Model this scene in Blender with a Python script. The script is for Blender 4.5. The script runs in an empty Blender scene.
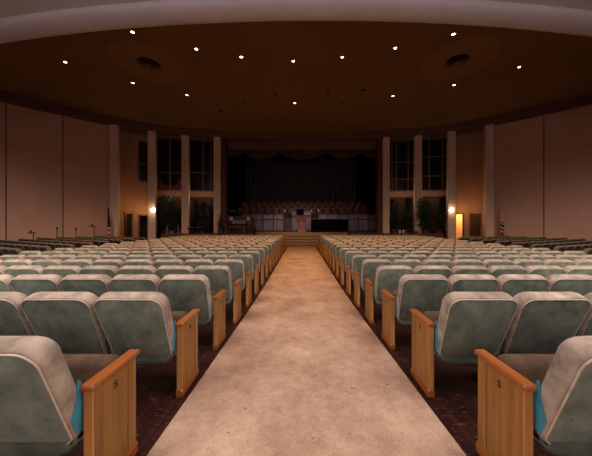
import bpy, math, random
from mathutils import Vector, Matrix
random.seed(7)
S = bpy.context.scene
COL = S.collection
PI = math.pi
F = 245.0            # focal length in pixels of the 592 px wide frame
EYE = 1.70           # eye height above the flat floor near the stage
VX, VY = 301.0, 223.0

# ------------------------------------------------------------------ materials
def srgb(r, g, b):
    f = lambda c: (c/255/12.92) if c/255 <= .04045 else ((c/255+.055)/1.055)**2.4
    return (f(r), f(g), f(b), 1)

def mat(name, c1, c2=None, rough=.7, scale=(8, 8, 8), detail=4, metal=0, sheen=0, bump=0, ramp=(.35, .65),
        rand=0, emit=None, spec=.5, coat=0):
    m = bpy.data.materials.new(name)
    m.use_nodes = True
    nt = m.node_tree; N = nt.nodes; L = nt.links
    b = N['Principled BSDF']
    b.inputs['Roughness'].default_value = rough
    b.inputs['Metallic'].default_value = metal
    b.inputs['Specular IOR Level'].default_value = spec
    if sheen:
        b.inputs['Sheen Weight'].default_value = sheen
        b.inputs['Sheen Roughness'].default_value = .5
    if coat:
        b.inputs['Coat Weight'].default_value = coat
        b.inputs['Coat Roughness'].default_value = .2
    if emit:
        b.inputs['Emission Color'].default_value = emit[0]
        b.inputs['Emission Strength'].default_value = emit[1]
    tc = N.new('ShaderNodeTexCoord'); mp = N.new('ShaderNodeMapping')
    mp.inputs['Scale'].default_value = scale
    L.new(tc.outputs['Object'], mp.inputs['Vector'])
    ns = N.new('ShaderNodeTexNoise'); ns.inputs['Scale'].default_value = 1; ns.inputs['Detail'].default_value = detail
    ns.inputs['Roughness'].default_value = .6
    vec = mp.outputs['Vector']
    if rand:
        oi = N.new('ShaderNodeObjectInfo')
        ml = N.new('ShaderNodeMath'); ml.operation = 'MULTIPLY'; ml.inputs[1].default_value = 40
        L.new(oi.outputs['Random'], ml.inputs[0])
        ad = N.new('ShaderNodeVectorMath'); ad.operation = 'ADD'
        L.new(vec, ad.inputs[0]); L.new(ml.outputs[0], ad.inputs[1]); vec = ad.outputs[0]
    L.new(vec, ns.inputs['Vector'])
    rp = N.new('ShaderNodeValToRGB')
    rp.color_ramp.elements[0].position = ramp[0]; rp.color_ramp.elements[1].position = ramp[1]
    rp.color_ramp.elements[0].color = c1; rp.color_ramp.elements[1].color = c2 or c1
    L.new(ns.outputs['Fac'], rp.inputs['Fac'])
    out = rp.outputs['Color']
    if rand:
        hv = N.new('ShaderNodeHueSaturation')
        mr = N.new('ShaderNodeMapRange'); mr.inputs['To Min'].default_value = 1-rand; mr.inputs['To Max'].default_value = 1+rand
        L.new(oi.outputs['Random'], mr.inputs['Value']); L.new(mr.outputs['Result'], hv.inputs['Value'])
        L.new(out, hv.inputs['Color']); out = hv.outputs['Color']
    L.new(out, b.inputs['Base Color'])
    if bump:
        bp = N.new('ShaderNodeBump'); bp.inputs['Strength'].default_value = bump; bp.inputs['Distance'].default_value = .01
        L.new(ns.outputs['Fac'], bp.inputs['Height']); L.new(bp.outputs['Normal'], b.inputs['Normal'])
    m['_o'] = 1
    return m

def lin(r, g, b): return (r, g, b, 1)

M = {}
M['velvet_green'] = mat('velvet_green', lin(.08, .11, .078), lin(.235, .27, .20), .9, (8, 8, 6), 6, sheen=.1, rand=.14, ramp=(.3, .72), bump=.15)
M['velvet_shell'] = mat('velvet_shell', lin(.035, .048, .033), lin(.085, .10, .07), .9, (6, 6, 9), 5, sheen=.05, rand=.1)
M['velvet_beige'] = mat('velvet_beige', lin(.21, .155, .11), lin(.44, .345, .26), .9, (9, 9, 9), 6, sheen=.1, rand=.1, bump=.15)
M['velvet_brown'] = mat('velvet_brown', lin(.045, .022, .008), lin(.10, .052, .02), .9, (12, 6, 12), 6, sheen=.03, rand=.08, bump=.3)
M['shaded_beige'] = mat('shaded_beige', lin(.06, .04, .022), lin(.13, .085, .052), .9, (9, 9, 9), 5, sheen=.1, rand=.1)  # side-block velvet: unfaded tone, with the dim light there put into the colour
M['shaded_green'] = mat('shaded_green', lin(.008, .009, .006), lin(.02, .02, .013), .9, (6, 6, 6), 5, rand=.1)  # rear panels of the side blocks, unfaded and also darkened for shade
M['piping'] = mat('piping', lin(.42, .33, .26), lin(.55, .45, .36), .85, (20, 20, 20))
M['teal'] = mat('teal', lin(.015, .16, .24), lin(.02, .22, .32), .85, (10, 10, 10), sheen=.2)
M['blue_button'] = mat('blue_button', lin(.02, .13, .2), lin(.03, .2, .3), .6)
M['oak'] = mat('oak', lin(.17, .062, .007), lin(.33, .14, .019), .42, (26, 26, 1.6), 6, ramp=(.3, .7), rand=.08, coat=.2)
M['oak_edge'] = mat('oak_edge', lin(.36, .15, .035), lin(.47, .215, .06), .5, (30, 30, 1.6), 6, rand=.06)
M['oak_cap'] = mat('oak_cap', lin(.21, .055, .010), lin(.33, .10, .02), .35, (30, 2.5, 30), 6, rand=.06, coat=.25)
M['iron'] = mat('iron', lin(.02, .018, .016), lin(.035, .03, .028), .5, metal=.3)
M['ink'] = mat('ink', lin(.012, .008, .005), None, .5)
M['wall'] = mat('wall', lin(.50, .275, .19), lin(.56, .315, .22), .85, (.7, .7, .7), 3)
M['wall_seam'] = mat('wall_seam', lin(.08, .045, .03), None, .9)
M['niche'] = mat('niche', lin(.40, .225, .13), lin(.44, .25, .145), .85, (.8, .8, .8), 3)
M['column'] = mat('column', lin(.60, .41, .32), lin(.66, .46, .36), .8, (1, 1, .6), 3)
M['cornice'] = mat('cornice', lin(.12, .05, .03), lin(.15, .065, .035), .85, (1, 1, 1), 3)
M['ceiling'] = mat('ceiling', lin(.20, .105, .032), lin(.23, .122, .038), .9, (.5, .5, .5), 3)
M['ceiling_patch'] = mat('ceiling_patch', lin(.25, .132, .045), lin(.28, .15, .05), .9, (.5, .5, .5), 3)
M['white_ceiling'] = mat('white_ceiling', lin(.64, .60, .64), lin(.69, .65, .69), .85, (.6, .6, .6), 3)
M['black'] = mat('black', lin(.003, .003, .003), None, .9, spec=.05)
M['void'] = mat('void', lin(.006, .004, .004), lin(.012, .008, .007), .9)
M['red_wood'] = mat('red_wood', lin(.07, .014, .008), lin(.13, .03, .015), .45, (8, 8, 1.5), 5, coat=.1)
M['cherry'] = mat('cherry', lin(.20, .055, .025), lin(.30, .09, .04), .4, (12, 12, 1.5), 5, coat=.2)
M['rail_wood_sheen'] = mat('rail_wood_sheen', lin(.09, .065, .075), lin(.30, .235, .26), .35, (9, 9, .5), 6, ramp=(.25, .75), coat=.2)  # grey-purple sheen of polished dark wood painted into the streaks
M['rail_frame'] = mat('rail_frame', lin(.06, .025, .022), lin(.10, .045, .035), .4, (8, 8, 1), 4)
M['choir_seat'] = mat('choir_seat', lin(.065, .013, .006), lin(.105, .024, .010), .7, (6, 6, 6), 4, rand=.15)
M['curtain'] = mat('curtain', lin(.016, .012, .011), lin(.036, .027, .024), .9, (14, 14, .3), 4)
M['valance'] = mat('valance', lin(.05, .026, .018), lin(.075, .04, .026), .9, (4, 4, 4), 4)
M['leaf'] = mat('leaf', lin(.02, .035, .012), lin(.055, .085, .03), .6, (3, 3, 3), 3)
M['leaf_dark'] = mat('leaf_dark', lin(.012, .018, .009), lin(.03, .042, .018), .6, (3, 3, 3), 3)
M['stem'] = mat('stem', lin(.06, .035, .02), lin(.1, .06, .03), .8)
M['lattice'] = mat('lattice', lin(.19, .10, .065), lin(.24, .13, .085), .8)
M['glass_dark'] = mat('glass_dark', lin(.010, .007, .006), lin(.014, .009, .008), .25)
M['mullion'] = mat('mullion', lin(.17, .10, .07), lin(.22, .13, .09), .7)
M['trellis_wall'] = mat('trellis_wall', lin(.075, .035, .025), lin(.10, .048, .033), .85, (2, 2, 2))
M['pot'] = mat('pot', lin(.12, .05, .03), lin(.16, .07, .04), .7)
M['white'] = mat('white', lin(.75, .72, .68), lin(.8, .78, .75), .5)
M['grey'] = mat('grey', lin(.13, .12, .12), lin(.19, .18, .18), .6)
M['chrome'] = mat('chrome', lin(.5, .48, .46), None, .25, metal=1)
M['brass'] = mat('brass', lin(.55, .36, .12), None, .3, metal=1)
M['lamp'] = mat('lamp', lin(.9, .8, .7), None, .4, emit=(lin(1, .70, .42), 22))
M['sconce'] = mat('sconce', lin(.9, .8, .7), None, .4, emit=(lin(1, .78, .50), 16))
M['step_carpet'] = mat('step_carpet', lin(.30, .155, .06), lin(.40, .215, .09), .95, (8, 8, 8), 5)
M['nosing'] = mat('nosing', lin(.06, .03, .014), None, .7)
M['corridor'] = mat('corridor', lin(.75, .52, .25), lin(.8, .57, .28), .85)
M['flag_blue'] = mat('flag_blue', lin(.01, .015, .05), lin(.02, .025, .07), .85, (12, 12, 12))
M['board'] = mat('board', lin(.05, .026, .016), lin(.075, .04, .024), .7, (2, 2, 2))

def new_nodes(name):
    m = bpy.data.materials.new(name); m.use_nodes = True
    return m, m.node_tree.nodes, m.node_tree.links, m.node_tree.nodes['Principled BSDF']

def carpet_mat():
    m, N, L, b = new_nodes('carpet')
    b.inputs['Roughness'].default_value = .97
    b.inputs['Specular IOR Level'].default_value = .15
    tc = N.new('ShaderNodeTexCoord')
    def noise(sc, det, ro=.6):
        n = N.new('ShaderNodeTexNoise'); n.inputs['Scale'].default_value = sc; n.inputs['Detail'].default_value = det
        n.inputs['Roughness'].default_value = ro; L.new(tc.outputs['Object'], n.inputs['Vector']); return n
    def ramp(n, p0, c0, p1, c1):
        r = N.new('ShaderNodeValToRGB'); e = r.color_ramp.elements
        e[0].position = p0; e[0].color = c0; e[1].position = p1; e[1].color = c1
        L.new(n.outputs['Fac'], r.inputs['Fac']); return r
    def mix(a, c, mode='MULTIPLY'):
        x = N.new('ShaderNodeMixRGB'); x.blend_type = mode; x.inputs[0].default_value = 1
        L.new(a, x.inputs[1]); L.new(c, x.inputs[2]); return x.outputs[0]
    big = ramp(noise(1.7, 6), .3, lin(.31, .19, .125), .7, lin(.53, .36, .255))
    mid = ramp(noise(9, 6, .7), .33, lin(.82, .80, .78), .62, lin(1.06, 1.06, 1.06))
    fine = ramp(noise(70, 4, .7), .3, lin(.78, .77, .76), .7, lin(1.1, 1.1, 1.1))
    spots = ramp(noise(16, 2, .5), .20, lin(.35, .3, .27), .30, lin(1, 1, 1))
    L.new(mix(mix(mix(big.outputs[0], mid.outputs[0]), fine.outputs[0]), spots.outputs[0]), b.inputs['Base Color'])
    bp = N.new('ShaderNodeBump'); bp.inputs['Strength'].default_value = .3; bp.inputs['Distance'].default_value = .01
    L.new(noise(120, 3).outputs['Fac'], bp.inputs['Height']); L.new(bp.outputs['Normal'], b.inputs['Normal'])
    return m
M['carpet'] = carpet_mat()

def parquet_mat():
    m, N, L, b = new_nodes('parquet')
    b.inputs['Roughness'].default_value = .42; b.inputs['Specular IOR Level'].default_value = .25
    tc = N.new('ShaderNodeTexCoord')
    def mp(sc, rot=0):
        x = N.new('ShaderNodeMapping'); x.inputs['Scale'].default_value = sc; x.inputs['Rotation'].default_value = (0, 0, rot)
        L.new(tc.outputs['Object'], x.inputs['Vector']); return x
    br = N.new('ShaderNodeTexBrick')
    br.inputs['Color1'].default_value = lin(.020, .005, .004); br.inputs['Color2'].default_value = lin(.038, .010, .007)
    br.inputs['Mortar'].default_value = lin(.008, .003, .002); br.inputs['Scale'].default_value = 1
    br.inputs['Mortar Size'].default_value = .004; br.inputs['Brick Width'].default_value = .30; br.inputs['Row Height'].default_value = .06
    L.new(mp((1, 1, 1), PI/2).outputs[0], br.inputs['Vector'])
    n = N.new('ShaderNodeTexNoise'); n.inputs['Scale'].default_value = 1; n.inputs['Detail'].default_value = 5
    L.new(mp((14, 60, 1)).outputs[0], n.inputs['Vector'])
    r = N.new('ShaderNodeValToRGB'); e = r.color_ramp.elements
    e[0].position = .60; e[0].color = lin(0, 0, 0); e[1].position = .72; e[1].color = lin(.11, .05, .034)
    L.new(n.outputs['Fac'], r.inputs['Fac'])
    x = N.new('ShaderNodeMixRGB'); x.blend_type = 'ADD'; x.inputs[0].default_value = 1
    L.new(br.outputs['Color'], x.inputs[1]); L.new(r.outputs[0], x.inputs[2])
    L.new(x.outputs[0], b.inputs['Base Color'])
    return m
M['parquet'] = parquet_mat()

def flag_mat(name, stripes):
    """vertical bands by height (object z, metres): list of (z, colour)"""
    m, N, L, b = new_nodes(name)
    b.inputs['Roughness'].default_value = .85
    tc = N.new('ShaderNodeTexCoord'); sp = N.new('ShaderNodeSeparateXYZ'); L.new(tc.outputs['Object'], sp.inputs[0])
    ns = N.new('ShaderNodeTexNoise'); ns.inputs['Scale'].default_value = 3; L.new(tc.outputs['Object'], ns.inputs['Vector'])
    ad = N.new('ShaderNodeMath'); ad.operation = 'MULTIPLY_ADD'; ad.inputs[1].default_value = .35
    L.new(sp.outputs['X'], ad.inputs[0]); L.new(sp.outputs['Z'], ad.inputs[2])
    mr = N.new('ShaderNodeMapRange'); mr.inputs['From Min'].default_value = 0; mr.inputs['From Max'].default_value = 3
    L.new(ad.outputs[0], mr.inputs['Value'])
    r = N.new('ShaderNodeValToRGB'); r.color_ramp.interpolation = 'CONSTANT'
    e = r.color_ramp.elements
    for i, (z, c) in enumerate(stripes):
        if i < 2: el = e[i]; el.position = z/3
        else: el = e.new(z/3)
        el.color = c
    L.new(mr.outputs[0], r.inputs[0]); L.new(r.outputs[0], b.inputs['Base Color'])
    return m

# ------------------------------------------------------------------ mesh helpers
class MB:
    def __init__(s): s.v = []; s.f = []
    def add(s, vs, fs, mx=None):
        o = len(s.v)
        s.v += [tuple(mx @ Vector(p)) if mx else tuple(p) for p in vs]
        s.f += [tuple(i+o for i in f) for f in fs]
        return s
    def box(s, x0, x1, y0, y1, z0, z1, mx=None, bev=0):
        if bev:
            b = min(bev, (x1-x0)*.45, (y1-y0)*.45, (z1-z0)*.45)
            rings = []
            vs = []
            def ring(z, i):
                a, c, d, e = x0+i, x1-i, y0+i, y1-i
                k = b
                return [(a+k, d, z), (c-k, d, z), (c, d+k, z), (c, e-k, z), (c-k, e, z), (a+k, e, z), (a, e-k, z), (a, d+k, z)]
            for z, i in ((z0, b*.6), (z0+b, 0), (z1-b, 0), (z1, b*.6)): vs += ring(z, i)
            fs = [tuple(range(7, -1, -1)), tuple(range(24, 32))]
            for r in range(3):
                for k in range(8):
                    fs.append((r*8+k, r*8+(k+1) % 8, r*8+8+(k+1) % 8, r*8+8+k))
            return s.add(vs, fs, mx)
        vs = [(x0, y0, z0), (x1, y0, z0), (x1, y1, z0), (x0, y1, z0), (x0, y0, z1), (x1, y0, z1), (x1, y1, z1), (x0, y1, z1)]
        return s.add(vs, [(3, 2, 1, 0), (4, 5, 6, 7), (0, 1, 5, 4), (1, 2, 6, 5), (2, 3, 7, 6), (3, 0, 4, 7)], mx)
    def loops(s, ls, cap0=True, cap1=True, closed=True, mx=None):
        n = len(ls[0]); vs = [p for l in ls for p in l]; fs = []
        for r in range(len(ls)-1):
            for k in range(n if closed else n-1):
                fs.append((r*n+k, r*n+(k+1) % n, (r+1)*n+(k+1) % n, (r+1)*n+k))
        if cap0: fs.append(tuple(range(n-1, -1, -1)))
        if cap1: fs.append(tuple(range((len(ls)-1)*n, len(ls)*n)))
        return s.add(vs, fs, mx)
    def lathe(s, prof, n=16, c=(0, 0, 0), mx=None, cap=True):
        ls = [[(c[0]+r*math.cos(2*PI*k/n), c[1]+r*math.sin(2*PI*k/n), c[2]+z) for k in range(n)] for r, z in prof]
        return s.loops(ls, cap, cap, mx=mx)
    def tube(s, pts, r, n=8, closed=False, mx=None):
        pts = [Vector(p) for p in pts]; ls = []
        m = len(pts)
        for i, p in enumerate(pts):
            if closed: t = pts[(i+1) % m]-pts[i-1]
            else: t = pts[min(i+1, m-1)]-pts[max(i-1, 0)]
            t.normalize()
            up = Vector((0, 0, 1)) if abs(t.z) < .95 else Vector((1, 0, 0))
            a = t.cross(up).normalized(); b = a.cross(t)
            rr = r[i] if isinstance(r, (list, tuple)) else r
            ls.append([tuple(p+a*(rr*math.cos(2*PI*k/n))+b*(rr*math.sin(2*PI*k/n))) for k in range(n)])
        if closed: ls.append(ls[0])
        return s.loops(ls, not closed, not closed, mx=mx)
    def prism(s, poly, z0, z1, mx=None):
        """poly: CCW list of (x, y)"""
        return s.loops([[(x, y, z0) for x, y in poly], [(x, y, z1) for x, y in poly]], mx=mx)
    def grid(s, rows, mx=None):
        n = len(rows[0]); vs = [p for r in rows for p in r]
        return s.add(vs, [(i*n+j, i*n+j+1, (i+1)*n+j+1, (i+1)*n+j) for i in range(len(rows)-1) for j in range(n-1)], mx)
    def mesh(s, name, m, smooth=False):
        me = bpy.data.meshes.new(name); me.from_pydata(s.v, [], s.f); me.validate()
        if m: me.materials.append(m)
        import bmesh
        bm = bmesh.new(); bm.from_mesh(me); bmesh.ops.recalc_face_normals(bm, faces=bm.faces); bm.to_mesh(me); bm.free()
        if smooth:
            me.polygons.foreach_set('use_smooth', [True]*len(me.polygons))
            try: me.set_sharp_from_angle(angle=math.radians(40))
            except Exception: pass
        return me
    def build(s, name, m, parent=None, smooth=False, loc=None):
        o = bpy.data.objects.new(name, s.mesh(name, m, smooth)); COL.objects.link(o)
        if parent: o.parent = parent
        if loc: o.location = loc
        return o

def tag(o, label, cat, group=None, kind=None):
    o['label'] = label; o['category'] = cat
    if group: o['group'] = group
    if kind: o['kind'] = kind
    return o
def thing(name, label, cat, loc=(0, 0, 0), rz=0, group=None):
    o = bpy.data.objects.new(name, None); COL.objects.link(o)
    o.empty_display_size = .1
    o.location = loc; o.rotation_euler = (0, 0, rz)
    return tag(o, label, cat, group)
def struct(name, mb, m, smooth=False):
    o = mb.build(name, m, None, smooth); o['kind'] = 'structure'; return o
KIDS = {}
def dup(root, loc, rz, label, group=None):
    def cp(o, par):
        c = o.copy(); COL.objects.link(c); c.parent = par
        for ch in list(o.children): cp(ch, c)
        return c
    r = root.copy(); COL.objects.link(r); r.location = loc; r.rotation_euler = (0, 0, rz); r['label'] = label
    if group: r['group'] = group
    for ch in list(root.children): cp(ch, r)
    return r
def at(px, d, py=None):
    """a photo column/row at depth d -> world"""
    return ((px-VX)/F*d, d, EYE+(VY-py)/F*d if py is not None else 0)
def lerp_tab(t, x):
    if x <= t[0][0]: return t[0][1]
    for (a, b), (c, d) in zip(t, t[1:]):
        if x <= c: return b+(d-b)*(x-a)/(c-a)
    return t[-1][1]
FLOOR = [(-6, .42), (-2, .37), (0, .31), (1.2, .25), (2.07, .20), (2.95, .155), (3.83, .105), (4.71, .07), (5.6, .042), (7, .018), (9, .004), (11, 0)]
def fz(y): return lerp_tab(FLOOR, y)
def smooth_line(pts, n=6):
    out = []
    P = [Vector(p) for p in pts]
    for i in range(len(P)-1):
        p0 = P[max(i-1, 0)]; p1 = P[i]; p2 = P[i+1]; p3 = P[min(i+2, len(P)-1)]
        for k in range(n):
            t = k/n
            out.append(tuple(.5*((2*p1)+(p2-p0)*t+(2*p0-5*p1+4*p2-p3)*t*t+(3*p1-p0-3*p2+p3)*t*t*t)))
    out.append(tuple(P[-1])); return out
def mir(pts, s): return [(s*p[0],)+tuple(p[1:]) for p in pts]
SIDES = ((-1, 'left'), (1, 'right'))
def wallbox(mb, a, b, z0, z1, th=.2):
    """upright slab from plan point a to b"""
    a = Vector((a[0], a[1], 0)); b = Vector((b[0], b[1], 0)); t = (b-a).normalized(); n = Vector((-t.y, t.x, 0))*th*.5
    q = [a-n, b-n, b+n, a+n]
    mb.prism([(p.x, p.y) for p in q], z0, z1)

# ------------------------------------------------------------------ the room
ys = [-6, -4, -2, -1, 0, .6, 1.2, 1.6, 2.07, 2.5, 2.95, 3.4, 3.83, 4.3, 4.71, 5.1, 5.6, 6.3, 7, 8, 9, 11, 14, 17, 21]
mb = MB(); mb.grid([[(x, y, fz(y)) for x in (-20, -10, -1, 1, 10, 20)] for y in ys]); struct('floor', mb, M['parquet'])
# carpet runner down the aisle
mb = MB()
cy = [-4, -2, -1, 0, .6, 1.2, 1.6, 2.07, 2.5, 2.95, 3.4, 3.83, 4.3, 4.71, 5.1, 5.6, 6.3, 7, 8, 9, 11, 14, 16.98]
mb.loops([[(-1.01, y, fz(y)+.001), (-1.02, y, fz(y)+.008), (-1.01, y, fz(y)+.012), (.98, y, fz(y)+.012), (.99, y, fz(y)+.008), (.98, y, fz(y)+.001)] for y in cy])
tag(mb.build('aisle_carpet', M['carpet']), 'worn stained pinkish beige carpet runner down the centre aisle', 'carpet')

WALL = smooth_line([(12.05, 15.35), (13.6, 13.95), (15.1, 12.3), (16.4, 9.4), (17.2, 5.5), (17.5, 1), (17.5, -6)], 8)
for s, nm in SIDES:
    P = mir(WALL, s); mb = MB()
    Q = [(p[0]+s*.25, p[1]+.1) for p in P]
    mb.loops([[(p[0], p[1], 0), (p[0], p[1], 8.7), (q[0], q[1], 8.7), (q[0], q[1], 0)] for p, q in zip(P, Q)])
    struct('wall_'+nm, mb, M['wall'])
    def hit(off):
        for a, b in zip(WALL, WALL[1:]):
            fa, fb = a[0]/a[1]*F-off, b[0]/b[1]*F-off
            if a[1] > 0 and b[1] > 0 and fa*fb <= 0:
                t = fa/(fa-fb); return (a[0]+(b[0]-a[0])*t, a[1]+(b[1]-a[1])*t), math.atan2(b[1]-a[1], b[0]-a[0])
    k = 0
    for off in ((239, 296, 390) if s < 0 else (242, 293, 390)):
        h, an = hit(off)
        mb = MB(); mx = Matrix.Translation((s*h[0], h[1], 0)) @ Matrix.Rotation(s*an if s > 0 else PI-an, 4, 'Z')
        mb.box(-.022, .022, -.012, .012, 0, 8.0, mx)
        k += 1
        struct('trim_%d' % (k+(0 if s < 0 else 3)), mb, M['wall_seam'])
    # low base board
    mb = MB(); R = mir([(p[0]-.03, p[1]-.02) for p in WALL], s)
    mb.loops([[(p[0], p[1], 0), (p[0], p[1], .16), (q[0], q[1], .16), (q[0], q[1], 0)] for p, q in zip(R, P)])
    struct('baseboard_'+nm, mb, M['red_wood'])
mb = MB(); mb.box(-18, 18, -6.3, -6, 0, 8.7); struct('wall_back', mb, M['wall'])

# cornice band following the column line, dark slot, ceiling
CORN = [(0, 18.1), (3.2, 17.85), (6.0, 17.25), (8.1, 16.85), (9.9, 16.1), (11.5, 15.1), (13.1, 13.6), (14.7, 12.0), (16.2, 9), (16.95, 5.5), (17.2, 1), (17.2, -6)]
full = smooth_line([(-x, y) for x, y in CORN[:0:-1]]+CORN, 6)
def inset(pts, d):
    out = []
    for i, p in enumerate(pts):
        a = Vector(pts[max(i-1, 0)]); b = Vector(pts[min(i+1, len(pts)-1)]); t = (b-a).normalized()
        out.append((p[0]+t.y*d, p[1]-t.x*d))
    return out
mb = MB(); inn = full; outr = inset(full, -.55)
mb.loops([[(p[0], p[1], 7.8), (p[0], p[1], 8.7), (q[0], q[1], 8.7), (q[0], q[1], 7.8)] for p, q in zip(inn, outr)])
struct('trim_cornice', mb, M['cornice'])
edge = inset(full, .22)
mb = MB()
mb.loops([[(p[0], p[1], 8.15) for p in edge]+[], [(p[0], p[1], 8.22) for p in edge]])
struct('ceiling', mb, M['ceiling'])
mb = MB(); mb.box(-19, 19, -6.5, 27, 8.7, 8.8); struct('ceiling_roof', mb, M['void'])

# low white ceiling over the rear seats with its rounded lip
def lipy(x): return 5.55+.0108*(x-.4)**2
xs = [-17.2+i*34.4/60 for i in range(61)]
mb = MB(); zc = EYE+4.5
prof = []
for k in range(9):
    a = PI*k/8
    prof.append((-.275+.275*math.cos(PI-a)*-1*-1, -.11*math.sin(a)))
lp = [(-.02, 6.9), (0.0, .12)]+[(-.0-.27*(1-math.cos(a)), .12-.12*math.sin(a)) for a in [PI*k/10 for k in range(11)]][0:11]
rows = []
for x in xs:
    y = lipy(x)
    pr = [(y, zc+1.98), (y, zc+.10)]
    for k in range(1, 11):
        a = PI*k/10
        pr.append((y-.27+.27*math.cos(a), zc+.10-.10*math.sin(a)))
    pr += [(y-.545, zc+.16), (-6.2, zc+.16), (-6.2, zc+1.98)]
    rows.append([(x, yy, zz) for yy, zz in pr])
mb.loops(rows)
struct('ceiling_rear', mb, M['white_ceiling'], True)

# ------------------------------------------------------------------ columns, niches, bays
COLS = [(11.75, 15.4, .44), (10.05, 16.5, .47), (8.19, 17.3, .48), (6.05, 17.6, .47)]
NB = [(12.6, 16.4), (12.15, 17.5), (11.1, 18.3)]
def on(a, b, off):     # plan point on segment a-b at offset (px) off
    fa, fb = a[0]/a[1]*F-off, b[0]/b[1]*F-off; t = fa/(fa-fb)
    return (a[0]+(b[0]-a[0])*t, a[1]+(b[1]-a[1])*t)
ci = 0
for s, nm in SIDES:
    for (x, y, w) in COLS:
        mb = MB(); an = math.atan2(-s*x*.55, 30-y)
        mx = Matrix.Translation((s*x, y, 0)) @ Matrix.Rotation(-math.atan2(s*x, y)*.6, 4, 'Z')
        mb.box(-w/2, w/2, -.25, .25, 0, 7.9, mx, bev=.03)
        ci += 1; struct('column.%03d' % ci if ci > 1 else 'column', mb, M['column'])
    # niche walls
    mb = MB()
    wallbox(mb, (s*11.95, 15.55), (s*12.6, 16.4), 0, 8.7, .15)
    A, B, C = NB
    if s < 0:
        d1a, d1b = on(A, B, 176.5), on(A, B, 171)
        segs = [(A, B, 0, 8.7)]
        o1, o2, ztop = on(B, C, 163.5), on(B, C, 153), 2.30
    else:
        segs = [(A, B, 0, 8.7)]
        o1, o2, ztop = on(B, C, 162.5), on(B, C, 153), 2.42
    segs += [(B, o1, 0, 8.7), (o2, C, 0, 8.7), (o1, o2, ztop, 8.7)]
    for a, b, z0, z1 in segs: wallbox(mb, (s*a[0], a[1]), (s*b[0], b[1]), z0, z1, .14)
    wallbox(mb, (s*10.25, 16.75), (s*11.1, 18.3), 0, 8.7, .12)
    struct('wall_niche_'+nm, mb, M['niche'])
    # corridor beyond the doorway
    t = (Vector(o2)-Vector(o1)).normalized(); n = Vector((-t.y, t.x)) if s > 0 else Vector((-t.y, t.x))
    n = Vector((.55, .85)).normalized()
    def W(p, along=0, deep=0):
        q = Vector(p)+t*along+n*deep; return (s*q.x, q.y)
    mb = MB()
    wallbox(mb, W(o1, -.35, 1.8), W(o2, .45, 1.8), 0, 2.9, .08); wallbox(mb, W(o1, -.3, .1), W(o1, -.3, 1.8), 0, 2.9, .06)
    wallbox(mb, W(o2, .4, .1), W(o2, .4, 1.8), 0, 2.9, .06)
    mb.prism([W(o1, -.4, .1), W(o2, .5, .1), W(o2, .5, 1.9), W(o1, -.4, 1.9)][::(1 if s > 0 else -1)], 2.85, 2.95)
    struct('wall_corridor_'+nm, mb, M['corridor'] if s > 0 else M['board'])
    # door frame
    mb = MB()
    for a, sg in ((o1, -1), (o2, 1)):
        p = W(a, 0, -.09); q = W(a, sg*-.10, -.09)
        wallbox(mb, p, q, 0, ztop, .06)
    wallbox(mb, W(o1, 0, -.09), W(o2, 0, -.09), ztop-.09, ztop+.02, .06)
    struct('door_1' if s < 0 else 'door_2', mb, M['red_wood'])
    # bay back wall (behind columns B C D)
    BA, BB = (11.1, 18.3), (6.3, 19.0)
    def bp(tt, back=0): return (s*(BA[0]+(BB[0]-BA[0])*tt), BA[1]+(BB[1]-BA[1])*tt+back)
    mb = MB()
    wallbox(mb, bp(0), bp(1), 3.72, 4.10, .16)          # sill band
    wallbox(mb, bp(0), bp(1), 8.1, 8.7, .16)
    struct('wall_bay_'+nm, mb, M['niche'])
    mb = MB(); wallbox(mb, bp(0, .25), bp(1, .25), 0, 3.8, .1); struct('wall_trellis_'+nm, mb, M['trellis_wall'])
    mb = MB(); wallbox(mb, bp(0, .9), bp(1, .9), 3.7, 8.7, .1); wallbox(mb, bp(.0, .02), bp(.0, .95), 3.7, 8.7, .1); struct('wall_void_'+nm, mb, M['glass_dark'])
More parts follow.
